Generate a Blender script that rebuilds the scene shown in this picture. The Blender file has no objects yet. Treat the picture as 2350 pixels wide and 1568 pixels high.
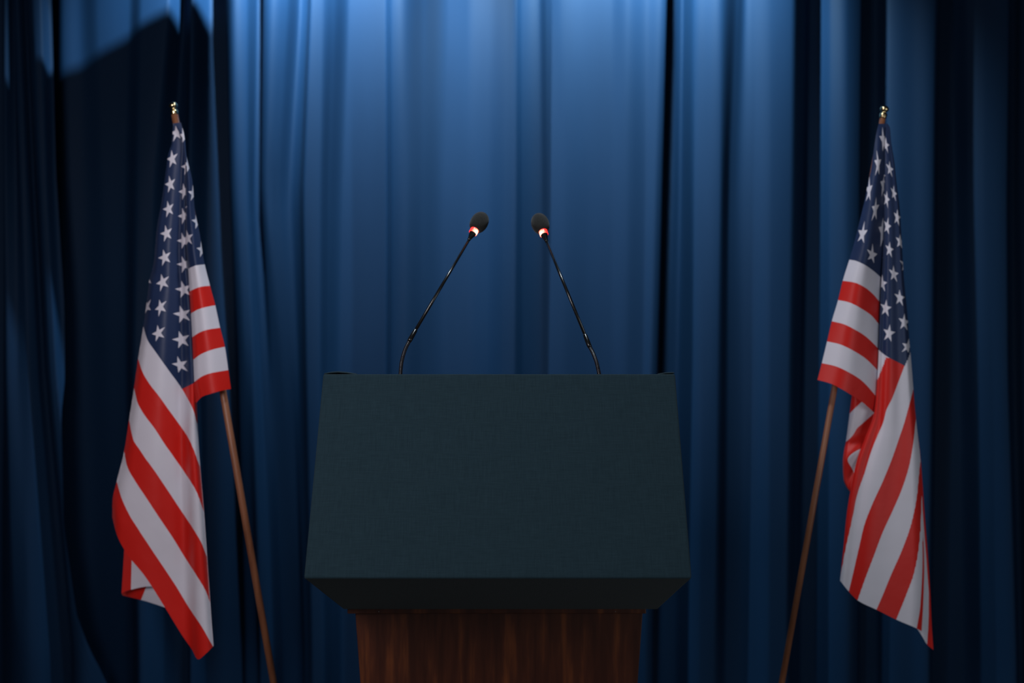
import bpy, bmesh, math, random
import numpy as np
from mathutils import Vector, Matrix
random.seed(7)
sc = bpy.context.scene
COL = sc.collection
F = 2285.0            # focal length in photo pixels (35 mm on a 36 mm sensor)
EYE = 1.25            # camera height

# ------------------------------------------------------------ camera, lights, exposure
cam_d = bpy.data.cameras.new('camera'); cam = bpy.data.objects.new('camera', cam_d); COL.objects.link(cam)
cam.location = (0, 0, EYE); cam.rotation_euler = (math.radians(90), 0, 0)
cam_d.sensor_width = 36; cam_d.lens = F/2350*36; cam_d.clip_start = .05
cam_d.dof.use_dof = True; cam_d.dof.focus_distance = 1.86; cam_d.dof.aperture_fstop = 1.9
sc.camera = cam
sc.view_settings.view_transform = 'Standard'; sc.view_settings.look = 'None'
sc.view_settings.gamma = 1; sc.view_settings.exposure = 0
sc.view_settings.use_curve_mapping = False

w = bpy.data.worlds.new('world'); sc.world = w; w.use_nodes = True
w.node_tree.nodes['Background'].inputs[0].default_value = (.9, .95, 1, 1)
w.node_tree.nodes['Background'].inputs[1].default_value = .13

LAMP_A = Vector((.33, 2.60, 2.67)); LAMP_B = Vector((-.60, 2.60, 2.67)); LAMP_C = Vector((.06, 1.70, 2.85))      # two overhead stage lamps close to the curtain
def light(name, kind, loc, energy, color, target=None, **kw):
    d = bpy.data.lights.new(name, kind); d.energy = energy; d.color = color
    for k, v in kw.items(): setattr(d, k, v)
    o = bpy.data.objects.new(name, d); COL.objects.link(o); o.location = loc
    if target is not None:
        o.rotation_euler = (Vector(target)-Vector(loc)).to_track_quat('-Z', 'Y').to_euler()
    return o
light('stage_lamp_light', 'SPOT', LAMP_A, 250, (.60, .88, 1.0), (.36, 2.95, 2.35), spot_size=math.radians(120), spot_blend=.7, shadow_soft_size=.02)
light('stage_lamp_light', 'SPOT', LAMP_B, 320, (.60, .86, 1.0), (-.60, 2.95, 2.35), spot_size=math.radians(130), spot_blend=.7, shadow_soft_size=.005)
light('stage_lamp_light', 'SPOT', LAMP_C, 62, (.82, .93, 1.0), (.06, 2.1, 1.2), spot_size=math.radians(110), spot_blend=.7, shadow_soft_size=.06)
light('front_softbox_light', 'AREA', (-.92, .50, 1.7), 15.5, (1.0, .95, 1.0), (0, 2.4, 1.2), shape='RECTANGLE', size=.5, size_y=.7)

light('added_fill_light', 'AREA', (2.1, .4, .9), 9, (.85, .95, 1.0), (1.0, 2.9, .7), shape='RECTANGLE', size=.9, size_y=.9)  # added fill, stands for no known lamp; lifts the lower right curtain

# ------------------------------------------------------------ helpers
def at(px, py, d): return Vector(((px-1175)/F*d, d, EYE+(784-py)/F*d))
def tag(o, label=None, cat=None, group=None, kind=None):
    if label: o['label'] = label
    if cat: o['category'] = cat
    if group: o['group'] = group
    if kind: o['kind'] = kind
    return o
def empty(name, loc=(0, 0, 0)):
    o = bpy.data.objects.new(name, None); COL.objects.link(o); o.location = loc; o.empty_display_size = .05; return o
def link(name, me, mat, parent=None, smooth=False):
    me.materials.append(mat)
    if smooth:
        me.polygons.foreach_set('use_smooth', [True]*len(me.polygons))
    o = bpy.data.objects.new(name, me); COL.objects.link(o)
    if parent is not None:
        o.parent = parent; o.matrix_parent_inverse = Matrix.Translation(-parent.location)
    return o
def from_bm(name, bm, mat, parent=None, smooth=False):
    bmesh.ops.recalc_face_normals(bm, faces=bm.faces)
    me = bpy.data.meshes.new(name); bm.to_mesh(me); bm.free()
    return link(name, me, mat, parent, smooth)
def box(name, lo, hi, mat, parent=None, bevel=.0, smooth=False):
    bm = bmesh.new(); bmesh.ops.create_cube(bm, size=1)
    for v in bm.verts:
        v.co = Vector([lo[i]+(v.co[i]+.5)*(hi[i]-lo[i]) for i in range(3)])
    if bevel: bmesh.ops.bevel(bm, geom=bm.edges[:], offset=bevel, segments=2, profile=.5, affect='EDGES')
    return from_bm(name, bm, mat, parent, smooth)
def prism(name, pts, mat, parent=None, bevel=0, seg=2, smooth=False):
    """pts: 8 corners, bottom 4 then top 4, same order"""
    bm = bmesh.new(); vs = [bm.verts.new(p) for p in pts]
    for f in ((0,1,2,3),(7,6,5,4),(0,4,5,1),(1,5,6,2),(2,6,7,3),(3,7,4,0)): bm.faces.new([vs[i] for i in f])
    if bevel: bmesh.ops.bevel(bm, geom=bm.edges[:], offset=bevel, segments=seg, profile=.5, affect='EDGES')
    return from_bm(name, bm, mat, parent, smooth)
def tube_bm(bm, path, radii, n=16, cap=True):
    path = [Vector(p) for p in path]; rings = []
    t0 = (path[1]-path[0]).normalized(); nrm = t0.orthogonal().normalized()
    for i, p in enumerate(path):
        t = (path[min(i+1, len(path)-1)]-path[max(i-1, 0)]).normalized()
        nrm = (nrm-t*nrm.dot(t)).normalized(); b = t.cross(nrm)
        r = max(radii[i], 1e-5)
        rings.append([bm.verts.new(p+(nrm*math.cos(a)+b*math.sin(a))*r) for a in [2*math.pi*k/n for k in range(n)]])
    for a, b in zip(rings, rings[1:]):
        for k in range(n): bm.faces.new((a[k], a[(k+1) % n], b[(k+1) % n], b[k]))
    if cap: bm.faces.new(rings[0]); bm.faces.new(rings[-1])
def tube(name, path, radii, mat, parent=None, n=16):
    if not hasattr(radii, '__len__'): radii = [radii]*len(path)
    bm = bmesh.new(); tube_bm(bm, path, radii, n)
    o = from_bm(name, bm, mat, parent, True)
    return o
def interp(pts, y):
    ys = [p[0] for p in pts]; return float(np.interp(y, ys, [p[1] for p in pts]))
def smooth_path(ctrl, n):
    """Catmull-Rom through points"""
    P = [Vector(c) for c in ctrl]; P = [P[0]*2-P[1]]+P+[P[-1]*2-P[-2]]; out = []
    m = len(P)-3
    for k in range(n+1):
        t = k/n*m; i = min(int(t), m-1); f = t-i; a, b, c, d = P[i:i+4]
        out.append(.5*((2*b)+(c-a)*f+(2*a-5*b+4*c-d)*f*f+(3*b-a-3*c+d)*f**3))
    return out

# ------------------------------------------------------------ materials
def mat_base(name, color=(.5,.5,.5), rough=.6, metal=0, sheen=0, spec=.5):
    m = bpy.data.materials.new(name); m.use_nodes = True; b = m.node_tree.nodes['Principled BSDF']
    b.inputs['Base Color'].default_value = (*color, 1); b.inputs['Roughness'].default_value = rough
    b.inputs['Metallic'].default_value = metal; b.inputs['Sheen Weight'].default_value = sheen
    b.inputs['Specular IOR Level'].default_value = spec
    return m, m.node_tree, b
def noise_mix(nt, b, c1, c2, scale=(1,1,1), nscale=10, detail=4, lo=.35, hi=.65, bump=0, coord='Object', dist=.001):
    N = nt.nodes; Lk = nt.links
    tc = N.new('ShaderNodeTexCoord'); mp = N.new('ShaderNodeMapping'); mp.inputs['Scale'].default_value = scale
    no = N.new('ShaderNodeTexNoise'); no.inputs['Scale'].default_value = nscale; no.inputs['Detail'].default_value = detail
    cr = N.new('ShaderNodeValToRGB'); cr.color_ramp.elements[0].position = lo; cr.color_ramp.elements[1].position = hi
    cr.color_ramp.elements[0].color = (*c1, 1); cr.color_ramp.elements[1].color = (*c2, 1)
    Lk.new(tc.outputs[coord], mp.inputs[0]); Lk.new(mp.outputs[0], no.inputs['Vector']); Lk.new(no.outputs[0], cr.inputs[0])
    Lk.new(cr.outputs[0], b.inputs['Base Color'])
    if bump:
        bp = N.new('ShaderNodeBump'); bp.inputs['Strength'].default_value = bump; bp.inputs['Distance'].default_value = dist
        Lk.new(no.outputs[0], bp.inputs['Height']); Lk.new(bp.outputs[0], b.inputs['Normal'])
    return cr

M_curtain, nt, b = mat_base('blue_curtain_fabric', rough=.6, sheen=.0, spec=.07)
b.inputs['Sheen Tint'].default_value = (.45, .65, 1, 1); b.inputs['Sheen Roughness'].default_value = .4
noise_mix(nt, b, (.0030, .0132, .0345), (.0040, .0158, .0405), (1, 1, .15), 6, 5, bump=.25, dist=.004)
M_wall, nt, b = mat_base('dark_wall_paint', rough=.9); noise_mix(nt, b, (.03,.03,.035), (.04,.04,.045), nscale=8, bump=.1)
M_floor, nt, b = mat_base('dark_stage_floor', rough=.6); noise_mix(nt, b, (.02,.016,.014), (.035,.028,.022), (1, 8, 1), 6)
M_wood, nt, b = mat_base('stained_red_brown_wood', rough=.38, spec=.45)
N = nt.nodes; Lk = nt.links
cr = noise_mix(nt, b, (.040, .0095, .0045), (.150, .040, .011), (9, 9, .9), 5.5, 8, .38, .72, bump=.15, dist=.0006)
e = cr.color_ramp.elements.new(.55); e.color = (.066, .0165, .007, 1)
M_pole, nt, b = mat_base('brown_pole_wood', rough=.45); noise_mix(nt, b, (.15,.05,.022), (.26,.095,.045), (4,4,.5), 12)
M_brass, nt, b = mat_base('polished_brass', (.75,.58,.32), .18, 1)
M_black, nt, b = mat_base('black_plastic_metal', (.006,.006,.006), .2, 0, spec=.6)
M_goose, nt, b = mat_base('black_chrome_gooseneck', (.10,.10,.11), .16, .9)
M_gun, nt, b = mat_base('dark_painted_metal', (.02,.02,.022), .5, .3)
M_foam, nt, b = mat_base('black_foam', rough=1, sheen=.15, spec=.1)
noise_mix(nt, b, (.010,.011,.011), (.024,.025,.024), nscale=900, detail=2, bump=.9, dist=.0006)
M_nail, nt, b = mat_base('steel_nail', (.5,.48,.45), .3, 1)

# slate fabric with visible weave
M_slate, nt, b = mat_base('slate_woven_fabric', rough=.85, sheen=.06, spec=.12)
N = nt.nodes; Lk = nt.links
tc = N.new('ShaderNodeTexCoord')
def nz(scale, ns, det=2):
    mp = N.new('ShaderNodeMapping'); mp.inputs['Scale'].default_value = scale
    no = N.new('ShaderNodeTexNoise'); no.inputs['Scale'].default_value = ns; no.inputs['Detail'].default_value = det
    Lk.new(tc.outputs['Object'], mp.inputs[0]); Lk.new(mp.outputs[0], no.inputs['Vector']); return no
n1 = nz((30, 1.5, 1.5), 26); n2 = nz((1.5, 30, 30), 26)
ad = N.new('ShaderNodeMath'); ad.operation = 'ADD'; Lk.new(n1.outputs[0], ad.inputs[0]); Lk.new(n2.outputs[0], ad.inputs[1])
cr = N.new('ShaderNodeValToRGB'); cr.color_ramp.elements[0].position = .30; cr.color_ramp.elements[1].position = .70
cr.color_ramp.elements[0].color = (.0058, .0168, .0238, 1); cr.color_ramp.elements[1].color = (.0112, .0272, .0370, 1)
hf = N.new('ShaderNodeMath'); hf.operation = 'MULTIPLY'; hf.inputs[1].default_value = .5; Lk.new(ad.outputs[0], hf.inputs[0])
Lk.new(hf.outputs[0], cr.inputs[0]); Lk.new(cr.outputs[0], b.inputs['Base Color'])
bp = N.new('ShaderNodeBump'); bp.inputs['Strength'].default_value = .5; bp.inputs['Distance'].default_value = .0006
Lk.new(hf.outputs[0], bp.inputs['Height']); Lk.new(bp.outputs[0], b.inputs['Normal'])

def glow_mat(name, spot):
    """light ring whose little lamp sits at one side (spot = object-space point)"""
    m = bpy.data.materials.new(name); m.use_nodes = True; nt = m.node_tree; N = nt.nodes; Lk = nt.links
    b = N['Principled BSDF']; b.inputs['Base Color'].default_value = (.6,.03,.02,1); b.inputs['Roughness'].default_value = .3
    tc = N.new('ShaderNodeTexCoord'); vm = N.new('ShaderNodeVectorMath'); vm.operation = 'DISTANCE'; vm.inputs[1].default_value = spot
    mr = N.new('ShaderNodeMapRange'); mr.inputs['From Min'].default_value = .003; mr.inputs['From Max'].default_value = .012
    mr.inputs['To Min'].default_value = 1; mr.inputs['To Max'].default_value = 0; mr.interpolation_type = 'SMOOTHSTEP'
    cr = N.new('ShaderNodeMix'); cr.data_type = 'RGBA'
    cr.inputs[6].default_value = (1.0, .022, .018, 1); cr.inputs[7].default_value = (1.0, .50, .33, 1)
    st = N.new('ShaderNodeMath'); st.operation = 'MULTIPLY_ADD'; st.inputs[1].default_value = .8; st.inputs[2].default_value = 2.4
    Lk.new(tc.outputs['Object'], vm.inputs[0]); Lk.new(vm.outputs['Value'], mr.inputs['Value'])
    Lk.new(mr.outputs[0], cr.inputs[0]); Lk.new(mr.outputs[0], st.inputs[0])
    Lk.new(cr.outputs[2], b.inputs['Emission Color']); Lk.new(st.outputs[0], b.inputs['Emission Strength'])
    return m

def flag_mat():
    m = bpy.data.materials.new('printed_flag_polyester'); m.use_nodes = True; nt = m.node_tree; N = nt.nodes; Lk = nt.links
    b = N['Principled BSDF']; out = N['Material Output']
    def MA(op, a, c=None, d=None):
        n = N.new('ShaderNodeMath'); n.operation = op
        for i, x in enumerate((a, c, d)):
            if x is None: continue
            if isinstance(x, (int, float)): n.inputs[i].default_value = x
            else: Lk.new(x, n.inputs[i])
        return n.outputs[0]
    uv = N.new('ShaderNodeUVMap'); uv.uv_map = 'cloth'; sp = N.new('ShaderNodeSeparateXYZ'); Lk.new(uv.outputs[0], sp.inputs[0])
    u = MA('MULTIPLY', sp.outputs[0], 26.0); v = MA('MULTIPLY', sp.outputs[1], 26.0)   # uv are stored /26
    i = MA('DIVIDE', v, .7)
    def star(off, lo_u, hi_u, lo_i, hi_i):
        x = MA('SUBTRACT', MA('FLOORED_MODULO', MA('ADD', u, off), 2.0), 1.0)
        y = MA('SUBTRACT', MA('FLOORED_MODULO', MA('ADD', i, off), 2.0), 1.0)
        X = MA('MULTIPLY', x, 1.33); Y = MA('MULTIPLY', y, -1.0)           # both in units of one i step
        r = MA('SQRT', MA('ADD', MA('MULTIPLY', X, X), MA('MULTIPLY', Y, Y)))
        a = MA('ARCTAN2', X, Y)
        s = 2*math.pi/5
        af = MA('ABSOLUTE', MA('SUBTRACT', MA('FLOORED_MODULO', MA('ADD', a, s/2), s), s/2))
        k = MA('MULTIPLY', r, MA('SINE', MA('ADD', af, math.radians(18))))
        ins = MA('LESS_THAN', k, .60*math.sin(math.radians(18)))
        for q, op, lim in ((u, 'GREATER_THAN', lo_u), (u, 'LESS_THAN', hi_u), (i, 'GREATER_THAN', lo_i), (i, 'LESS_THAN', hi_i)):
            ins = MA('MULTIPLY', ins, MA(op, q, lim))
        return ins
    stars = MA('MAXIMUM', star(0.0, 0, 12, 0, 10), star(1.0, 1, 11, 1, 9))
    canton = MA('MULTIPLY', MA('LESS_THAN', u, 12.0), MA('LESS_THAN', v, 7.0))
    white_s = MA('GREATER_THAN', MA('FLOORED_MODULO', v, 2.0), 1.0)
    def mix(fac, c1, c2):
        n = N.new('ShaderNodeMix'); n.data_type = 'RGBA'; Lk.new(fac, n.inputs[0])
        for idx, c in ((6, c1), (7, c2)):
            if isinstance(c, tuple): n.inputs[idx].default_value = (*c, 1)
            else: Lk.new(c, n.inputs[idx])
        return n.outputs[2]
    WH = (.70, .65, .72); RD = (.64, .010, .005); BL = (.010, .024, .080)
    colr = mix(canton, mix(white_s, RD, WH), mix(stars, BL, WH))
    Lk.new(colr, b.inputs['Base Color']); b.inputs['Roughness'].default_value = .48; b.inputs['Specular IOR Level'].default_value = .35
    b.inputs['Sheen Weight'].default_value = .1
    tr = N.new('ShaderNodeBsdfTranslucent'); Lk.new(colr, tr.inputs[0])
    ms = N.new('ShaderNodeMixShader'); ms.inputs[0].default_value = .12
    Lk.new(b.outputs[0], ms.inputs[1]); Lk.new(tr.outputs[0], ms.inputs[2]); Lk.new(ms.outputs[0], out.inputs[0])
    tc = N.new('ShaderNodeTexCoord'); no = N.new('ShaderNodeTexNoise'); no.inputs['Scale'].default_value = 14; no.inputs['Detail'].default_value = 3
    Lk.new(tc.outputs['Object'], no.inputs['Vector']); bp = N.new('ShaderNodeBump'); bp.inputs['Strength'].default_value = .25; bp.inputs['Distance'].default_value = .006
    Lk.new(no.outputs[0], bp.inputs['Height']); Lk.new(bp.outputs[0], b.inputs['Normal'])
    return m
M_flag = flag_mat()

# ------------------------------------------------------------ room shell
def struct(o, label): return tag(o, label, None, None, 'structure')
struct(box('floor', (-3, -1.2, -.1), (3, 3.3, 0), M_floor), 'dark stage floor')
struct(box('wall_back', (-3, 3.2, 0), (3, 3.3, 3.7), M_wall), 'dark wall behind the curtain')
struct(box('wall_left', (-3.1, -1.2, 0), (-3, 3.3, 3.7), M_wall), 'dark left wall')
struct(box('wall_right', (3, -1.2, 0), (3.1, 3.3, 3.7), M_wall), 'dark right wall')
struct(box('ceiling', (-3, -1.2, 3.7), (3, 3.3, 3.8), M_wall), 'dark ceiling')

# ------------------------------------------------------------ curtains
CD = 2.95
def pchip(xs, ys, q):
    xs = np.array(xs, float); ys = np.array(ys, float); h = np.diff(xs); d = np.diff(ys)/h
    m = np.zeros(len(xs)); m[0] = d[0]; m[-1] = d[-1]
    for k in range(1, len(xs)-1):
        if d[k-1]*d[k] > 0:
            w1 = 2*h[k]+h[k-1]; w2 = h[k]+2*h[k-1]; m[k] = (w1+w2)/(w1/d[k-1]+w2/d[k])
    q = np.clip(q, xs[0], xs[-1]); k = np.clip(np.searchsorted(xs, q)-1, 0, len(xs)-2); t = (q-xs[k])/h[k]
    return ((2*t**3-3*t**2+1)*ys[k]+(t**3-2*t**2+t)*h[k]*m[k]+(-2*t**3+3*t**2)*ys[k+1]+(t**3-t**2)*h[k]*m[k+1])
# one row per fold point: x at photo row 0, 450, 850, 1500; fold depth in cm (towards the room is +) at top and at bottom
FOLD = [
 (-900,-900,-900,-900,0,0),(-820,-820,-820,-820,4,4),(-740,-740,-740,-740,-3,-3),(-640,-640,-640,-640,4,4),(-560,-560,-560,-560,-3,-3),(-450,-450,-450,-450,3,3),
 (-350,-350,-350,-350,-3,-3),(-230,-230,-230,-230,3,3),(-120,-120,-120,-120,-3,-3),(0,0,0,0,1,1),(90,90,90,90,-2,-2),
 (150,150,150,150,1.0,-2.5),(185,195,200,210,.5,-3),(230,240,245,260,1.2,-2.5),(300,285,285,295,.9,-1.5),(335,325,318,330,1.8,2.0),
 (395,355,350,360,1.9,0),(412,385,385,395,-3,-3),(428,415,415,420,-1,-3.5),(447,440,440,440,1.6,.5),(470,465,465,470,-4,-3),(512,520,530,545,-4.5,-3.5),
 (523,530,548,560,1.8,-1.5),(545,552,572,590,3.2,-.5),(572,572,585,602,1.6,1.0),(584,578,600,618,-3.0,1.0),(600,588,612,630,-3.0,0),(610,600,625,645,2.0,-3.2),(635,612,645,668,3.4,-4.0),
 (664,636,664,686,1.5,-3.4),(685,660,680,698,-2.2,-.5),(704,684,694,710,-1.0,1.0),(722,706,712,726,3.0,3.2),(745,738,738,748,2.6,3.0),(768,756,752,764,1.0,-.4),
 (800,784,778,780,-1.6,-3.2),(880,882,880,880,-2.4,-3.4),(902,904,902,902,2.2,1.4),(928,932,930,935,3.0,2.0),(975,972,970,975,1.4,.3),(1030,1020,1020,1020,-.6,-.8),(1070,1070,1070,1070,-.6,-.6),
 (1120,1120,1115,1110,1.0,.6),(1165,1162,1155,1140,3.7,2.8),(1184,1184,1180,1170,4.6,3.2),(1196,1198,1202,1202,1.8,1.2),(1236,1240,1240,1240,.2,.0),(1254,1258,1258,1258,.9,.4),
 (1290,1300,1300,1300,1.7,1.2),(1340,1350,1350,1350,1.3,1.1),(1400,1400,1400,1400,1.7,1.4),(1440,1440,1440,1440,3.0,1.8),(1478,1475,1470,1462,2.4,2.2),(1512,1500,1490,1478,3.4,2.8),
 (1526,1514,1504,1492,2.9,2.2),(1536,1527,1517,1507,-5.2,-5.0),(1554,1550,1535,1530,-4.4,-4.4),(1576,1570,1560,1555,-5.4,-4.0),(1590,1588,1590,1585,.6,1.0),(1612,1610,1610,1605,2.0,1.8),
 (1645,1645,1640,1635,3.4,1.6),(1690,1672,1672,1670,1.4,-.8),(1708,1695,1700,1700,.8,-1.2),(1722,1725,1730,1730,1.2,.3),(1765,1765,1762,1760,2.4,2.4),(1808,1805,1800,1795,2.8,2.4),
 (1846,1842,1835,1825,.2,-.6),(1866,1862,1858,1850,-2.6,-2.8),(1886,1884,1882,1878,-2.4,-2.6),(1902,1902,1905,1905,1.2,1),(1935,1935,1938,1938,3,2.5),(1966,1962,1962,1960,2.6,1.8),
 (1988,1984,1984,1984,-2.4,-2.4),(2018,2018,2018,2018,-2.6,-2.2),(2042,2040,2040,2040,.4,.6),(2085,2085,2085,2085,2.2,2.0),(2128,2125,2120,2115,3.8,3.2),(2146,2142,2138,2130,2.4,1.6),
 (2160,2158,2155,2150,-3.4,-3.4),(2196,2208,2215,2225,-3.8,-3.6),(2222,2228,2240,2262,-.5,-.5),(2255,2256,2270,2290,1.6,1.2),(2300,2296,2300,2320,2.6,2.2),(2320,2316,2320,2338,-1.5,-1),(2345,2342,2345,2360,-3.8,-3),
 (2400,2400,2400,2400,2,2),(2480,2480,2480,2480,-3,-3),(2580,2580,2580,2580,3,3),(2680,2680,2680,2680,-3,-3),(2800,2800,2800,2800,4,4),(2920,2920,2920,2920,-3,-3),(3050,3050,3050,3050,3,3),(3200,3200,3200,3200,0,0)]
def curtain_mesh(fold, depth, x0, x1, z0, z1, nx, nz_, edge=None, wob=.0025):
    fold = np.array(fold, float); qs = np.linspace(0, 1, nx)
    zs = np.linspace(z0, z1, nz_); V = []
    rng = np.random.RandomState(3); ph = rng.rand(12)*6.28; fr = 3+rng.rand(12)*22; fz = .8+rng.rand(12)*4
    for z in zs:
        py = 784-(z-EYE)/depth*F
        xs = [np.interp(py, (0, 450, 850, 1500), r[:4]) for r in fold]
        k = min(max(py/1500, 0), 1); ds = fold[:, 4]*(1-k)+fold[:, 5]*k
        # keep order
        xs = np.maximum.accumulate(np.array(xs)+np.arange(len(xs))*1e-3)
        a = x0 if edge is None else x0
        bnd = x1 if edge is None else interp(edge, py)
        q = a+(bnd-a)*qs
        X = (q-1175)/F*depth; D = pchip(xs, ds, q)/100*1.4
        wv = sum(np.sin(X*fr[j]+z*fz[j]+ph[j]) for j in range(12))*wob/3
        Y = depth-D+wv
        V.append(np.stack([X, Y, np.full(nx, z)], 1))
    V = np.concatenate(V); idx = np.arange(nx*nz_).reshape(nz_, nx)
    faces = np.stack([idx[:-1, :-1], idx[:-1, 1:], idx[1:, 1:], idx[1:, :-1]], -1).reshape(-1, 4)
    me = bpy.data.meshes.new('curtain'); me.from_pydata(V.tolist(), [], faces.tolist()); return me
def add_solid(o, t):
    md = o.modifiers.new('thick', 'SOLIDIFY'); md.thickness = t; md.offset = 1
cur = link('curtain', curtain_mesh(FOLD, CD, -850, 3150, .015, 3.45, 1900, 60), M_curtain, None, True)
tag(cur, 'wide dark blue pleated backdrop curtain filling the whole background behind the lectern', 'curtain', 'blue stage curtains')
# narrow drape overlapping the backdrop at the left edge of the view
ED = [(-600, 112), (0, 120), (400, 132), (700, 150), (1200, 158), (1400, 186), (1568, 246), (1800, 330)]
FOLD2 = [(-700,-700,-700,-700,0,0),(-560,-560,-560,-560,3,3),(-430,-430,-430,-430,-3,-3),(-300,-300,-300,-300,3,3),(-180,-180,-180,-180,-3,-3),(-90,-90,-90,-90,2,2),(-30,-30,-30,-40,-3,-3),(2,-4,-10,-20,-3.4,-3),
 (16,14,12,15,1.5,0),(26,24,28,50,2.4,2.4),(34,44,52,80,.2,2.8),(42,60,72,110,1.8,1.5),(52,70,84,130,2.2,-.5),(60,78,96,150,.0,-1.5),(68,86,104,160,1.6,-1.8),(78,98,114,170,2.6,1),(94,112,130,185,3.3,2.2),(108,122,142,210,3.0,2.4),(116,129,150,232,.5,1),(330,330,330,330,-3,-3)]
cl = link('curtain', curtain_mesh(FOLD2, 2.84, -650, 0, .015, 3.45, 420, 90, edge=ED, wob=.002), M_curtain, None, True)
tag(cl, 'narrow dark blue drape overlapping the backdrop at the far left, flaring at its foot', 'curtain', 'blue stage curtains')
rod = tube('curtain_rod', [(-2.95, 2.93, 3.5), (2.95, 2.93, 3.5)], .016, M_gun)
tag(rod, 'dark metal rod carrying the blue curtains', 'curtain rod')

# ------------------------------------------------------------ overhead stage lamp (above the frame), one with an added unseen plate that shapes the left curtain shadow
def stage_lamp(P, label, plate=False):
    sl = empty('stage_light', (P.x, P.y, 3.7)); tag(sl, label, 'lamp', 'overhead stage lights')
    bm = bmesh.new(); tube_bm(bm, [P+Vector((0, -.02, .32)), P+Vector((0, -.02, .12)), P+Vector((0, 0, .03))], [.05, .075, .08], 24); from_bm('housing', bm, M_gun, sl, False)
    tube('bracket', [P+Vector((0, -.02, .31)), (P.x, P.y-.02, 3.7)], .012, M_gun, sl)
    if plate:
        p = []
        yp = P.y+.07       # plane of the plate
        for px, py, d in ((516, -8, CD), (430, 22, CD), (130, 182, CD), (118, 165, 2.82), (0, 212, 2.82), (-300, 330, 2.82)):
            q = at(px, py, d); p.append(P+(q-P)*((yp-P.y)/(q.y-P.y)))
        p += [Vector((p[-1].x, yp, 2.235)), Vector((p[0].x, yp, 2.235))]
        bm = bmesh.new(); f = bm.faces.new([bm.verts.new(q) for q in p])
        r = bmesh.ops.extrude_face_region(bm, geom=[f]); bmesh.ops.translate(bm, vec=(0, -.001, 0), verts=[g for g in r['geom'] if isinstance(g, bmesh.types.BMVert)])
        from_bm('added_shadow_plate', bm, M_gun, sl)  # plate added out of view, outlined to cast the curtain's diagonal shadow edge
        tube('shadow_plate_arm', [P+Vector((-.05, .0, .05)), p[2]+Vector((-.01, 0, -.02))], .004, M_gun, sl)
stage_lamp(LAMP_A, 'black overhead stage light hung above the right half of the lectern')
stage_lamp(LAMP_C, 'black overhead stage light hung highest, above the lectern head')
stage_lamp(LAMP_B, 'black overhead stage light with an added shadow-casting plate, hung left of the lectern', True)

# ------------------------------------------------------------ lectern
LX = -.0237; HW = .325
lec = empty('lectern', (LX, 2.2, 0))
tag(lec, 'lectern with a slanted slate fabric head on a tapered red-brown wooden pedestal', 'lectern')
# head: closed solid, side profile (y, z)
prof = [(1.667, .853), (2.052, .698), (2.36, .698), (2.36, 1.008), (1.838, 1.1905)]
bm = bmesh.new(); nn = len(prof)
l_ = [bm.verts.new((LX-HW, y, z)) for y, z in prof]; r_ = [bm.verts.new((LX+HW, y, z)) for y, z in prof]
bm.faces.new(l_); bm.faces.new(r_[::-1])
for k in range(nn): bm.faces.new((l_[k], l_[(k+1) % nn], r_[(k+1) % nn], r_[k]))
bmesh.ops.recalc_face_normals(bm, faces=bm.faces)
bmesh.ops.bevel(bm, geom=bm.edges[:], offset=.0045, segments=3, profile=.6, affect='EDGES')
from_bm('fabric_head', bm, M_slate, lec, False)
me = bpy.data.objects['fabric_head'].data
# folded fabric lips at the two top corners
def lip(x0, x1, hs, gap, name='fabric_fold'):
    bm = bmesh.new(); n = 24; rows = []
    for k in range(n+1):
        s = k/n; x = x0+(x1-x0)*s; h = float(np.interp(s, [q[0] for q in hs], [q[1] for q in hs]))
        top = 1.1905+h
        rows.append([bm.verts.new((x, y, z)) for y, z in ((1.838+gap, top-.0012), (1.838+gap, top), (1.846+gap, top+.0006), (1.858+gap, top-.001), (1.872+gap, 1.1905-.013), (1.868+gap, 1.1905-.013), (1.856+gap, top-.003))])
    for a, c in zip(rows, rows[1:]):
        for j in range(7): bm.faces.new((a[j], a[(j+1) % 7], c[(j+1) % 7], c[j]))
    bm.faces.new(rows[0]); bm.faces.new(rows[-1])
    return from_bm(name, bm, M_slate, lec, True)
lip(LX-HW+.001, LX-HW+.060, [(0, .0002), (.2, .0026), (.42, .0036), (.7, .0022), (1, -.0008)], .004)
lip(LX+HW-.030, LX+HW-.001, [(0, -.0004), (.5, .0016), (.85, .0022), (1, .0018)], .0015)
# reading board on top
yb0, yb1 = 1.875, 2.35
def ztop(y): return 1.1905-(y-1.838)*(1.1905-1.008)/(2.36-1.838)
th = .004
prism('reading_board', [(LX-.29, yb0, ztop(yb0)-.002), (LX+.29, yb0, ztop(yb0)-.002), (LX+.29, yb1, ztop(yb1)-.002), (LX-.29, yb1, ztop(yb1)-.002),
      (LX-.29, yb0, ztop(yb0)+th), (LX+.29, yb0, ztop(yb0)+th), (LX+.29, yb1, ztop(yb1)+th), (LX-.29, yb1, ztop(yb1)+th)], M_wood, lec, .001)
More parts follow.
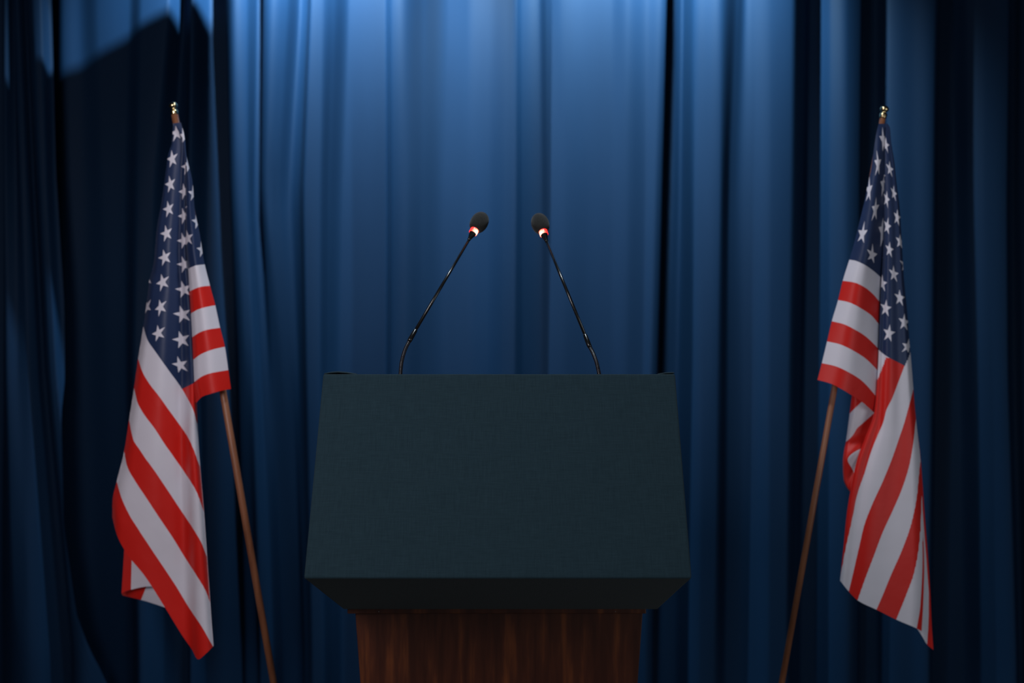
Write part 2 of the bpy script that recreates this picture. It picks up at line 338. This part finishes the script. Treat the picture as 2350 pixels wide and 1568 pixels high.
# pedestal: four boards, tapering towards the floor
PX = -.027
def hw(z): return .299-(.687-z)*.072
zt, zb = .688, .055
def board(name, x0t, x1t, x0b, x1b, y0, y1):
    return prism(name, [(x0b, y0, zb), (x1b, y0, zb), (x1b, y1, zb), (x0b, y1, zb), (x0t, y0, zt), (x1t, y0, zt), (x1t, y1, zt), (x0t, y1, zt)], M_wood, lec, .0015)
board('front_panel', PX-hw(zt), PX+hw(zt), PX-hw(zb), PX+hw(zb), 2.07, 2.088)
board('side_panel', PX-hw(zt)+.001, PX-hw(zt)+.019, PX-hw(zb)+.001, PX-hw(zb)+.019, 2.088, 2.34)
board('side_panel', PX+hw(zt)-.019, PX+hw(zt)-.001, PX+hw(zb)-.019, PX+hw(zb)-.001, 2.088, 2.34)
box('neck_moulding', (-.340, 2.056, .6875), (.277, 2.35, .6985), M_wood, lec, .0015)
for nx in (-.275, .2135):
    tube('nail', [(nx, 2.0555, .692), (nx, 2.0575, .692)], .0011, M_nail, lec, 8)
box('base_plinth', (PX-.31, 2.02, 0), (PX+.31, 2.38, .055), M_wood, lec, .004)

# ------------------------------------------------------------ microphones
def microphone(label, goose, d0, d1, sleeve_end, tube_end, ring_a, ring_b, foam_c, spot_side):
    base_y = d0; bz = ztop(base_y)+th
    bpt = Vector(((goose[0][0]-1175)/F*d0, base_y, bz+.0008))
    root = empty('microphone', bpt); tag(root, label, 'microphone', 'gooseneck microphones on the lectern')
    # base flange and nut on the reading board
    nrm = Vector((0, math.sin(math.atan2(1.1905-1.008, .522)), math.cos(math.atan2(1.1905-1.008, .522))))
    tube('base_flange', [bpt-nrm*.0, bpt+nrm*.0025, bpt+nrm*.004, bpt+nrm*.0042], [.019, .019, .016, .006], M_black, root, 24)
    pts = [bpt+nrm*.004]+[at(x, y, d0+(d1-d0)*.12*k/len(goose)) for k, (x, y) in enumerate(goose[1:], 1)]
    L = smooth_path(pts, 260); rad = [.0035+(.00042 if (k//2) % 2 else -.00012) for k in range(len(L))]
    tube('gooseneck', L, rad, M_goose, root, 14)
    a = pts[-1]; dm = d0+(d1-d0)*.12; 
    sl_ = at(*sleeve_end, dm+(d1-dm)*.10); te = at(*tube_end, d1)
    back = a-(pts[-1]-pts[-2]).normalized()*.004
    tube('sleeve', [back, a, a.lerp(sl_, .5), sl_, sl_.lerp(te, .012)], [.0040, .0046, .0046, .0042, .0034], M_black, root, 18)
    tube('stem', [sl_, te], [.0031, .0031], M_black, root, 16)
    ax = (te-sl_).normalized()
    # blend axis toward the head direction
    tgt = at(*foam_c, d1+.030); ax = (tgt-te).normalized()
    cn = te+ax*.016
    tube('capsule_neck', [te-ax*.003, te, te+ax*.004, cn, cn+ax*.001], [.0032, .0036, .0042, .0074, .0078], M_black, root, 20)
    r0 = cn+ax*.0005; r1 = cn+ax*.0125
    side = ax.cross(Vector((0, 1, 0))).normalized()*-spot_side
    spot = r0.lerp(r1, .45)+(side*.006-Vector((0, 1, 0))*.007)
    gm = glow_mat('red_light_ring', tuple(spot))
    tube('light_ring', [r0, r0+ax*.001, r1-ax*.001, r1], [.0080, .0086, .0088, .0084], gm, root, 28)
    # foam windscreen
    c = r1+ax*.0205; n = 22; P = []; R = []
    for k in range(n+1):
        th_ = math.pi*k/n; zz = -math.cos(th_); rr = math.sin(th_)
        P.append(c+ax*zz*.0245); R.append(max(.0184*rr**.82, .0002))
    tube('foam_windscreen', P, R, M_foam, root, 40)
    return root
microphone('black gooseneck microphone leaning right from the left side of the lectern top', [(917, 886), (919, 858), (922, 830), (930, 802), (941, 780)], 1.907, 2.03, (953, 759), (1077, 549), None, None, (1103.6, 504.5), 1)
microphone('black gooseneck microphone leaning left from the right side of the lectern top', [(1379, 888), (1375, 858), (1369, 832), (1361, 811), (1352, 793)], 1.907, 2.03, (1343, 770), (1254, 553), None, None, (1239, 512), -1)

# ------------------------------------------------------------ flags
def tps(pts, lam=2e-4):
    """thin-plate spline through (x, y, value)"""
    P = np.array(pts, float); X = P[:, :2]/500.0; v = P[:, 2]; n = len(P)
    def U(r2): return np.where(r2 > 1e-12, r2*np.log(np.maximum(r2, 1e-12)), 0)
    K = U(((X[:, None]-X[None])**2).sum(-1))+lam*np.eye(n); Q = np.c_[np.ones(n), X]
    A = np.zeros((n+3, n+3)); A[:n, :n] = K; A[:n, n:] = Q; A[n:, :n] = Q.T
    s = np.linalg.solve(A, np.r_[v, 0, 0, 0])
    def f(x, y):
        q = np.array([x, y])/500.0; r2 = ((X-q)**2).sum(-1); return float(U(r2) @ s[:n]+s[n]+s[n+1:] @ q)
    return f
def curve(pts, n):
    P = np.array(pts, float); d = np.r_[0, np.cumsum(np.hypot(*np.diff(P, axis=0).T))]; d /= d[-1]
    # smooth the polyline a little
    q = np.linspace(0, 1, n+1); X = np.c_[pchip(d, P[:, 0], q), pchip(d, P[:, 1], q)]; return X
class Cloth:
    def __init__(s): s.v = []; s.f = []; s.uv = []
    def patch(s, L, R, T, B, ns, nt, uf, vf, df, clamp=True):
        L, R, T, B = curve(L, nt), curve(R, nt), curve(T, ns), curve(B, ns); base = len(s.v)
        for j in range(nt+1):
            for i in range(ns+1):
                a = i/ns; t = j/nt
                p = (1-t)*T[i]+t*B[i]+(1-a)*L[j]+a*R[j]-((1-a)*(1-t)*L[0]+a*(1-t)*R[0]+(1-a)*t*L[-1]+a*t*R[-1])
                x, y = p; s.v.append(at(x, y, 2.3+df(a, t, x, y))); s.uv.append((uf(x, y)/26, (min(vf(x, y), 12.97) if clamp else vf(x, y))/26))
        for j in range(nt):
            for i in range(ns):
                k = base+j*(ns+1)+i; s.f.append((k, k+1, k+ns+2, k+ns+1))
    def build(s, parent):
        me = bpy.data.meshes.new('flag'); me.from_pydata(s.v, [], s.f); ul = me.uv_layers.new(name='cloth')
        for l in me.loops: ul.data[l.index].uv = s.uv[l.vertex_index]
        bm = bmesh.new(); bm.from_mesh(me); bmesh.ops.remove_doubles(bm, verts=bm.verts, dist=.0004)
        bm.to_mesh(me); bm.free()
        return link('flag', me, M_flag, parent, True)
def stripes(bd, inner, sign):
    """bd: {v: boundary polyline}; inner: spline used on the canton side of the first boundary"""
    ks = sorted(bd); B = []
    for k in ks:
        p = np.array(sorted(bd[k], key=lambda q: q[1]), float); B.append(p)
    def xb(p, y):
        if y < p[0, 1]: j = min(2, len(p)-1); return p[0, 0]+(p[j, 0]-p[0, 0])/(p[j, 1]-p[0, 1])*(y-p[0, 1])
        if y > p[-1, 1]: j = max(-3, -len(p)); return p[-1, 0]+(p[-1, 0]-p[j, 0])/(p[-1, 1]-p[j, 1])*(y-p[-1, 1])
        return float(pchip(p[:, 1], p[:, 0], np.array([y]))[0])
    def f(x, y):
        X = [sign*xb(p, y) for p in B]; q = sign*x
        for i in range(1, len(X)): X[i] = max(X[i], X[i-1]+2)
        if q < X[0]: return min(inner(x, y), 6.99)
        for i in range(1, len(X)):
            if q < X[i]: return ks[i-1]+(q-X[i-1])/(X[i]-X[i-1])*(ks[i]-ks[i-1])
        return min(ks[-1]+(q-X[-1])/45, 12.97)
    return f
def bl(v, pts): return [(x, y, v) for x, y in pts]
def star_uv(lst): return [(x, y, float(j)) for x, y, j, i in lst], [(x, y, .7*i) for x, y, j, i in lst]
def edge(a, w=.1): return max(0, 1-a/w)**2
def bump_(a, c, w): return math.exp(-((a-c)/w)**2)

def pole_parts(root, top, foot, r=.0082):
    ax = (foot-top).normalized()
    tube('pole', [top+ax*.020, foot], [r*.95, r], M_pole, root, 18)
    # brass finial: ball, waist, small collar
    P = []; R = []
    for dd, rr in ((0, .0003), (.0015, .0050), (.004, .0082), (.008, .0102), (.012, .0094), (.0148, .0064), (.0162, .0048), (.0175, .0062), (.0205, .0087), (.0240, .0089), (.0270, .0080), (.030, .0083)):
        P.append(top+ax*(dd-.006)); R.append(rr)
    tube('finial', P, R, M_brass, root, 28)
def flag_base(root, foot, ax):
    c = Vector((foot.x, foot.y, 0))
    tube('base', [c, c+Vector((0, 0, .012)), c+Vector((0, 0, .03)), c+Vector((0, 0, .034))], [.13, .13, .10, .02], M_brass, root, 40)
    tube('socket', [c+Vector((0, 0, .03)), c+Vector((0, 0, .034))-ax*.10], [.018, .013], M_brass, root, 20)

# ---------------- left flag
top = at(397, 240, 2.3); low = at(628, 1568, 2.3); ax = (low-top).normalized(); foot = top+ax*((top.z-.03)/(-ax.z))
fl = empty('flag_on_pole', (foot.x, foot.y, 0))
tag(fl, 'stars and stripes flag on a leaning wooden pole left of the lectern', 'flag', 'flags on poles flanking the lectern')
pole_parts(fl, top, foot); flag_base(fl, foot, ax)
C = Cloth()
AR = [(415,281),(423,312),(428,357),(442,419),(447,481),(458.5,537),(467,593),(482,656),(494,701),(505,752),(516,796),(524,850),(530,893)]
AL = [(400,283),(417,320),(426,391),(426.5,438),(426,509),(427,570),(432,622),(435,673),(440,780),(443,878),(450,925)]
def xr(y): return float(np.interp(y, [p[1] for p in AR], [p[0] for p in AR]))
uA = lambda x, y: 1+(xr(y)-x)/(29 if y < 620 else 29)
vA = tps(bl(0, [(405,281),(425,279)])+bl(7, [(430,618),(447,610),(470,607)])+bl(8, [(433,670),(458,659),(482,656)])+bl(9, [(436,721),(453,711),(472.5,705),(494,701)])
     +bl(10, [(440,775),(458.5,763),(481,756),(503,753)])+bl(11, [(442,827),(458,815),(486,803),(516,796)])+bl(12, [(444.5,878),(464,864),(492,855),(523,850)])
     +bl(13, [(450,928),(464,912),(487,904),(530,894)])+bl(3.5, [(447,444),(428,446)]))
def dA(a, t, x, y):   # a: 0 left fold .. 1 hoist edge
    k = min(1, t*2.2)
    return -.0165-.012*k-.010*k*bump_(a, .50, .25)+.018*k*edge(a, .22)+.013*k*edge(1-a, .38)
C.patch(AL, AR, [(400,283),(415,281)], [(450,925),(464,911),(487,903),(517,895),(530,893)], 26, 80, uA, vA, dA)
CL = [(397,283),(395,326),(385.5,357),(380,396),(370,467),(360,523),(352,607),(343,642),(335,707),(329,749),(317,824),(307,895),(296,965),(285,1036),(269,1101),(258,1156),(258,1188)]
CR = [(412,283),(424,312),(427,360),(427,450),(428,560),(436,660),(444,760),(450,860),(452,937),(457,1040),(460,1080),(468,1174),(475,1275),(481,1362),(486,1434),(490,1483)]
CB = [(258,1188),(267,1224),(289,1268),(332,1322),(374,1387),(419,1460),(441,1492),(455,1514),(473,1500),(490,1483)]
sl_ = [(405,305,1,1),(395,365,2,2),(391,423,3,3),(387,480,4,4),(382,536,5,5),(378,591,6,6),(373,648,7,7),(368,705,8,8),(363,765,9,9),
       (413,838,11,9),(417,780,10,8),(419,722,9,7),(422,665,8,6),(423,607,7,5),(421.5,553,6,4),(422,496,5,3),(422.5,440,4,2),(337,705,7,9)]
su, sv = star_uv(sl_)
uC = tps(su+[(418,893,12),(444,880,12),(450,965,13.6),(455,1061,16),(300,800,8.5),(300,960,12),(470,1270,20.5),(455,1514,25)])
b7 = [(329,749),(338,780),(355,805),(377,836),(400,867),(418,893),(430,914),(444,942),(450,965)]
vC0 = tps(sv+bl(7, b7))
vC = stripes({7: b7, 8: [(318,827),(327,855),(343.5,883),(366,911),(388,942),(411,973),(430,1001),(446,1035),(455,1061)],
     9: [(308,892),(315,923),(332,953.5),(355,984),(377,1018),(394,1042),(423,1083),(452,1130),(466,1170)],
     10: [(296,962),(305,1007),(325,1040),(354,1080),(383,1123),(412,1166.5),(441,1210),(462.5,1246),(475,1279)],
     11: [(285,1036),(291,1069),(310.5,1105),(339,1148),(368,1192),(397,1235),(426,1282),(452,1322),(473,1358),(481,1380)],
     12: [(269,1109),(278,1141),(296,1181),(321,1221),(347,1261),(376,1304),(405,1347.5),(433.5,1395),(462.5,1438),(487,1481)]}, vC0, -1)
def dC(a, t, x, y):
    k = min(1, t*2.0)
    w = math.sin(a*9+t*3.0)*.0022
    return -.0125+k*(.004-.012*bump_(a, .38, .22)+.010*bump_(a, .78, .10)-.012*bump_(a, .93, .07)+.022*edge(a, .16)+.010*edge(1-a, .05)+w)
C.patch(CL, CR, [(397,283),(412,283)], CB, 60, 150, uC, vC, dC)
# hidden layer behind, joined at the left fold
def dD(a, t, x, y): return dC(0, t, x, y)+min(1, t*2)*(.030*min(1, a*6)+.004*math.sin(a*7))
C.patch(CL, [(402,283),(420,500),(436,800),(440,1130)], [(397,283),(402,283)], [(258,1188),(300,1180),(360,1160),(440,1130)], 20, 60, uC, lambda x, y: min(12.9, vC(2*interp([(283,404),(749,329),(1188,258)], y)-x, y)), dD)
# fly end turned back behind, its corner shows below the left edge
FL_ = [(308,1000),(300,1100),(290,1200),(285,1265),(279,1362)]
FR_ = [(457,1040),(460,1080),(468,1174),(475,1275),(481,1362),(486,1434),(490,1483)]
vF = lambda x, y: float(np.interp(x-(y-1310)*-.03, (276, 283, 299.5, 348, 420, 500), (13.25, 13.02, 12.0, 11.05, 10.2, 9.2)))
def dF(a, t, x, y): return dC(1, .6+.4*t, x, y)+.026*min(1, (1-a)*5)+.003*math.sin(a*12)
C.patch(FL_, FR_, [(308,1000),(380,1020),(457,1040)], [(279,1362),(300,1354),(345,1346),(400,1390),(490,1483)], 30, 50, lambda x, y: 20, vF, dF)
C.patch([(279,1362),(281,1367)], [(345,1340),(380,1395)], [(279,1362),(345,1340)], [(281,1367),(330,1379),(380,1395)], 16, 6, lambda x, y: 22,
        lambda x, y: float(np.interp(x+(y-1365)*.4, (280, 328, 380), (12.9, 12.0, 11.3))), lambda a, t, x, y: .040+.01*t)
C.build(fl)

# ---------------- right flag
top = at(2030, 248, 2.3); low = at(1794, 1568, 2.3); ax = (low-top).normalized(); foot = top+ax*((top.z-.03)/(-ax.z))
fr = empty('flag_on_pole', (foot.x, foot.y, 0))
tag(fr, 'stars and stripes flag on a leaning wooden pole right of the lectern', 'flag', 'flags on poles flanking the lectern')
pole_parts(fr, top, foot, .0070); flag_base(fr, foot, ax)
C = Cloth()
AL = [(2016,284),(2010,312),(2004,354),(1999,391),(1992,419),(1986,452.5),(1974,503),(1962,551),(1951,590),(1934,645),(1923,690),(1909,737.5),(1898,784),(1886,834),(1876,872)]
AR = [(2030,284),(2031,340),(2031.5,452),(2031,565),(2025,639),(2023,693),(2021,746),(2020,799),(2018,852.5),(2016,909),(2009,950)]
su, sv = star_uv([(1979,538,2,8),(2001.7,586,3,9),(2008.7,480.6,3,7),(1994.6,438.5,2,6),(2015,377,3,5),(2025,531,4,8),(2027,322,4,4),(2027,424,4,6)])
uA = tps(su+[(1951,590,1.6),(1876,872,1.6),(2020,799,5),(1960,760,3)])
vA = tps(sv+bl(7, [(1945.5,596),(1962,598),(1988,610),(2010,626.5),(2023.6,639)])+bl(8, [(1936,645),(1962,649),(1985,660),(2004.5,676),(2022,697)])
     +bl(9, [(1924,689),(1948,694),(1976,708),(2002,726),(2021,750)])+bl(10, [(1910.5,738),(1937,744.5),(1962,757),(1990,775),(2018.5,803)])
     +bl(11, [(1899,784),(1929,791),(1960,806),(1990,826),(2017,854)])+bl(12, [(1887,834),(1915,840),(1948,855),(1979,875),(2014,914)])
     +bl(13, [(1875,874),(1906,883),(1929,894),(1957,911),(1982,928),(2009,955)]))
def dA2(a, t, x, y):
    k = min(1, t*2.2)
    return -.0165-.012*k+k*(-.010*bump_(a, .38, .22)+.014*edge(a, .30)+.034*edge(1-a, .60)+.010*edge(1-a, .12))
C.patch(AL, AR, [(2016,284),(2030,284)], [(1876,872),(1906,880.6),(1929,892),(1957,909),(1982,925.5),(2000,942),(2009,950)], 40, 80, uA, vA, dA2)
CL = [(2028,284),(2028,400),(2028,500),(2020,700),(2014,850),(2006,945),(1985,1005),(1967,1055),(1953,1120),(1943,1181),(1936,1253),(1928,1333)]
CR = [(2036,283),(2042,292),(2045,326),(2052,368),(2058,424),(2065,480.6),(2070,565),(2074.6,640),(2081.6,712),(2087,782),(2093,852.5),(2098.5,923),(2107,1007),(2111,1040),(2115,1109),(2118,1200),(2121,1300),(2119,1380),(2115,1449)]
CB = [(1928,1333),(1948,1358),(1968,1378),(2012,1400),(2058,1423),(2104,1443),(2115,1449)]
su, sv = star_uv([(2041,573,7,5),(2051,629,8,6),(2065,684,9,7),(2075,740,10,8),(2083,796,11,9),(2040,765.5,11,7),(2032.5,708,10,6),(2042,388,3,3),(2051,444,4,4),(2059,499,5,5),(2036,520,6,4),(2034,445,4.8,2.8)])
uC = tps(su+[(2076,840,12),(2034,817.5,12),(2000,1035,17.5),(1931,1315,24),(2060,880,13),(2090,950,14)])
b7 = [(2076,840),(2060.6,880.6),(2046.6,917),(2034,942),(2028,967),(2014,1000),(2000,1035),(1983,1090),(1968,1134),(1954,1203),(1939,1271),(1931,1315)]
vC0 = tps(sv+bl(7, b7))
bds = {7: b7, 8: [(2094,903),(2086,934),(2075,973),(2064,1005),(2048,1051),(2026,1105),(2001,1159),(1983,1206),(1972,1253),(1957,1319),(1948,1357)],
     9: [(2101,970),(2097,1010),(2088,1065),(2070,1123),(2048,1174),(2026,1221),(2004,1279),(1986,1326),(1968,1376.5)],
     10: [(2111,1072),(2104,1145),(2091,1206),(2070,1264),(2044,1322),(2026,1366),(2012,1398)],
     11: [(2115,1160),(2114,1200),(2110,1253),(2098.6,1315),(2080,1366),(2057,1422)],
     12: [(2117,1220),(2116,1300),(2112,1391),(2104,1442)]}
v7_ = stripes(bds, vC0, 1)
v6_ = stripes({6: [(2033,818),(2024,842),(2015,864),(2004,885),(1985,925),(1955,990)], **bds}, lambda x, y: 5.6, 1)
vC = lambda x, y: v6_(x, y) if uC(x, y) > 12 else v7_(x, y)
def dC2(a, t, x, y):
    k = min(1, t*2.0)
    return -.0125+k*(.004+.002*a-.009*bump_(a, .55-.2*t, .18)+.006*bump_(a, .16, .09)+.020*edge(1-a, .14)+.010*edge(a, .08)+.0018*math.sin(a*11+t*4))
C.patch(CL, CR, [(2028,284),(2036,283)], CB, 60, 150, uC, vC, dC2)
# last fold of the fly end, behind on the right
GL = [(2092,980),(2100,1100),(2104,1200),(2104,1300),(2102,1380),(2100,1436)]
GR = [(2104,985),(2111,1036),(2117,1109),(2122,1181),(2129,1271.5),(2135,1362),(2138,1434),(2142,1492)]
C.patch(GL, GR, [(2092,980),(2104,985)], [(2100,1436),(2117,1462),(2127,1479),(2142,1492)], 16, 50, lambda x, y: 22,
        lambda x, y: float(np.interp(x-float(np.interp(y, (980, 1271, 1362, 1434, 1492), (2103, 2125, 2132, 2131, 2127))), (-30, 0, 15), (11.05, 12.0, 12.8))), lambda a, t, x, y: .040+.012*a-.008*bump_(a, .5, .3))
# curl at the left, behind the hoist corner
HL = [(1957,895),(1955,909),(1948,965),(1941,1015),(1937,1035),(1934,1061.5),(1936,1101),(1943,1119),(1953,1132)]
HR = [(2010,900),(2014,960),(2010,992),(1990,1012),(1976,1035),(1966,1070),(1960,1100),(1956,1120),(1955,1134)]
vH = tps(bl(12, [(1977,923),(1963,936),(1951,948)])+[(1957,912,12.6)]+[(1970,960,11.5),(1948,985,11.5)]+bl(11, [(2005,949),(1985,967),(1966,984),(1943,1013)])
     +[(1985,995,10.5),(1952,1024,10.6),(2010,960,10.7)]+[(1957,1056,9.75)]+bl(10, [(1945,1056),(1967,1034),(1957,1079)])+[(1938,1075,10.5),(1944,1112,10.5),(1952,1125,10.4),(1975,1015,10.4)])
C.patch(HL, HR, [(1957,895),(2010,900)], [(1953,1132),(1955,1134)], 26, 60, lambda x, y: 20, vH,
        lambda a, t, x, y: .022-.012*bump_(t, .62, .12)-.016*t+.012*edge(a, .2)+.006*math.sin(a*5+t*14)*.5)
C.build(fr)
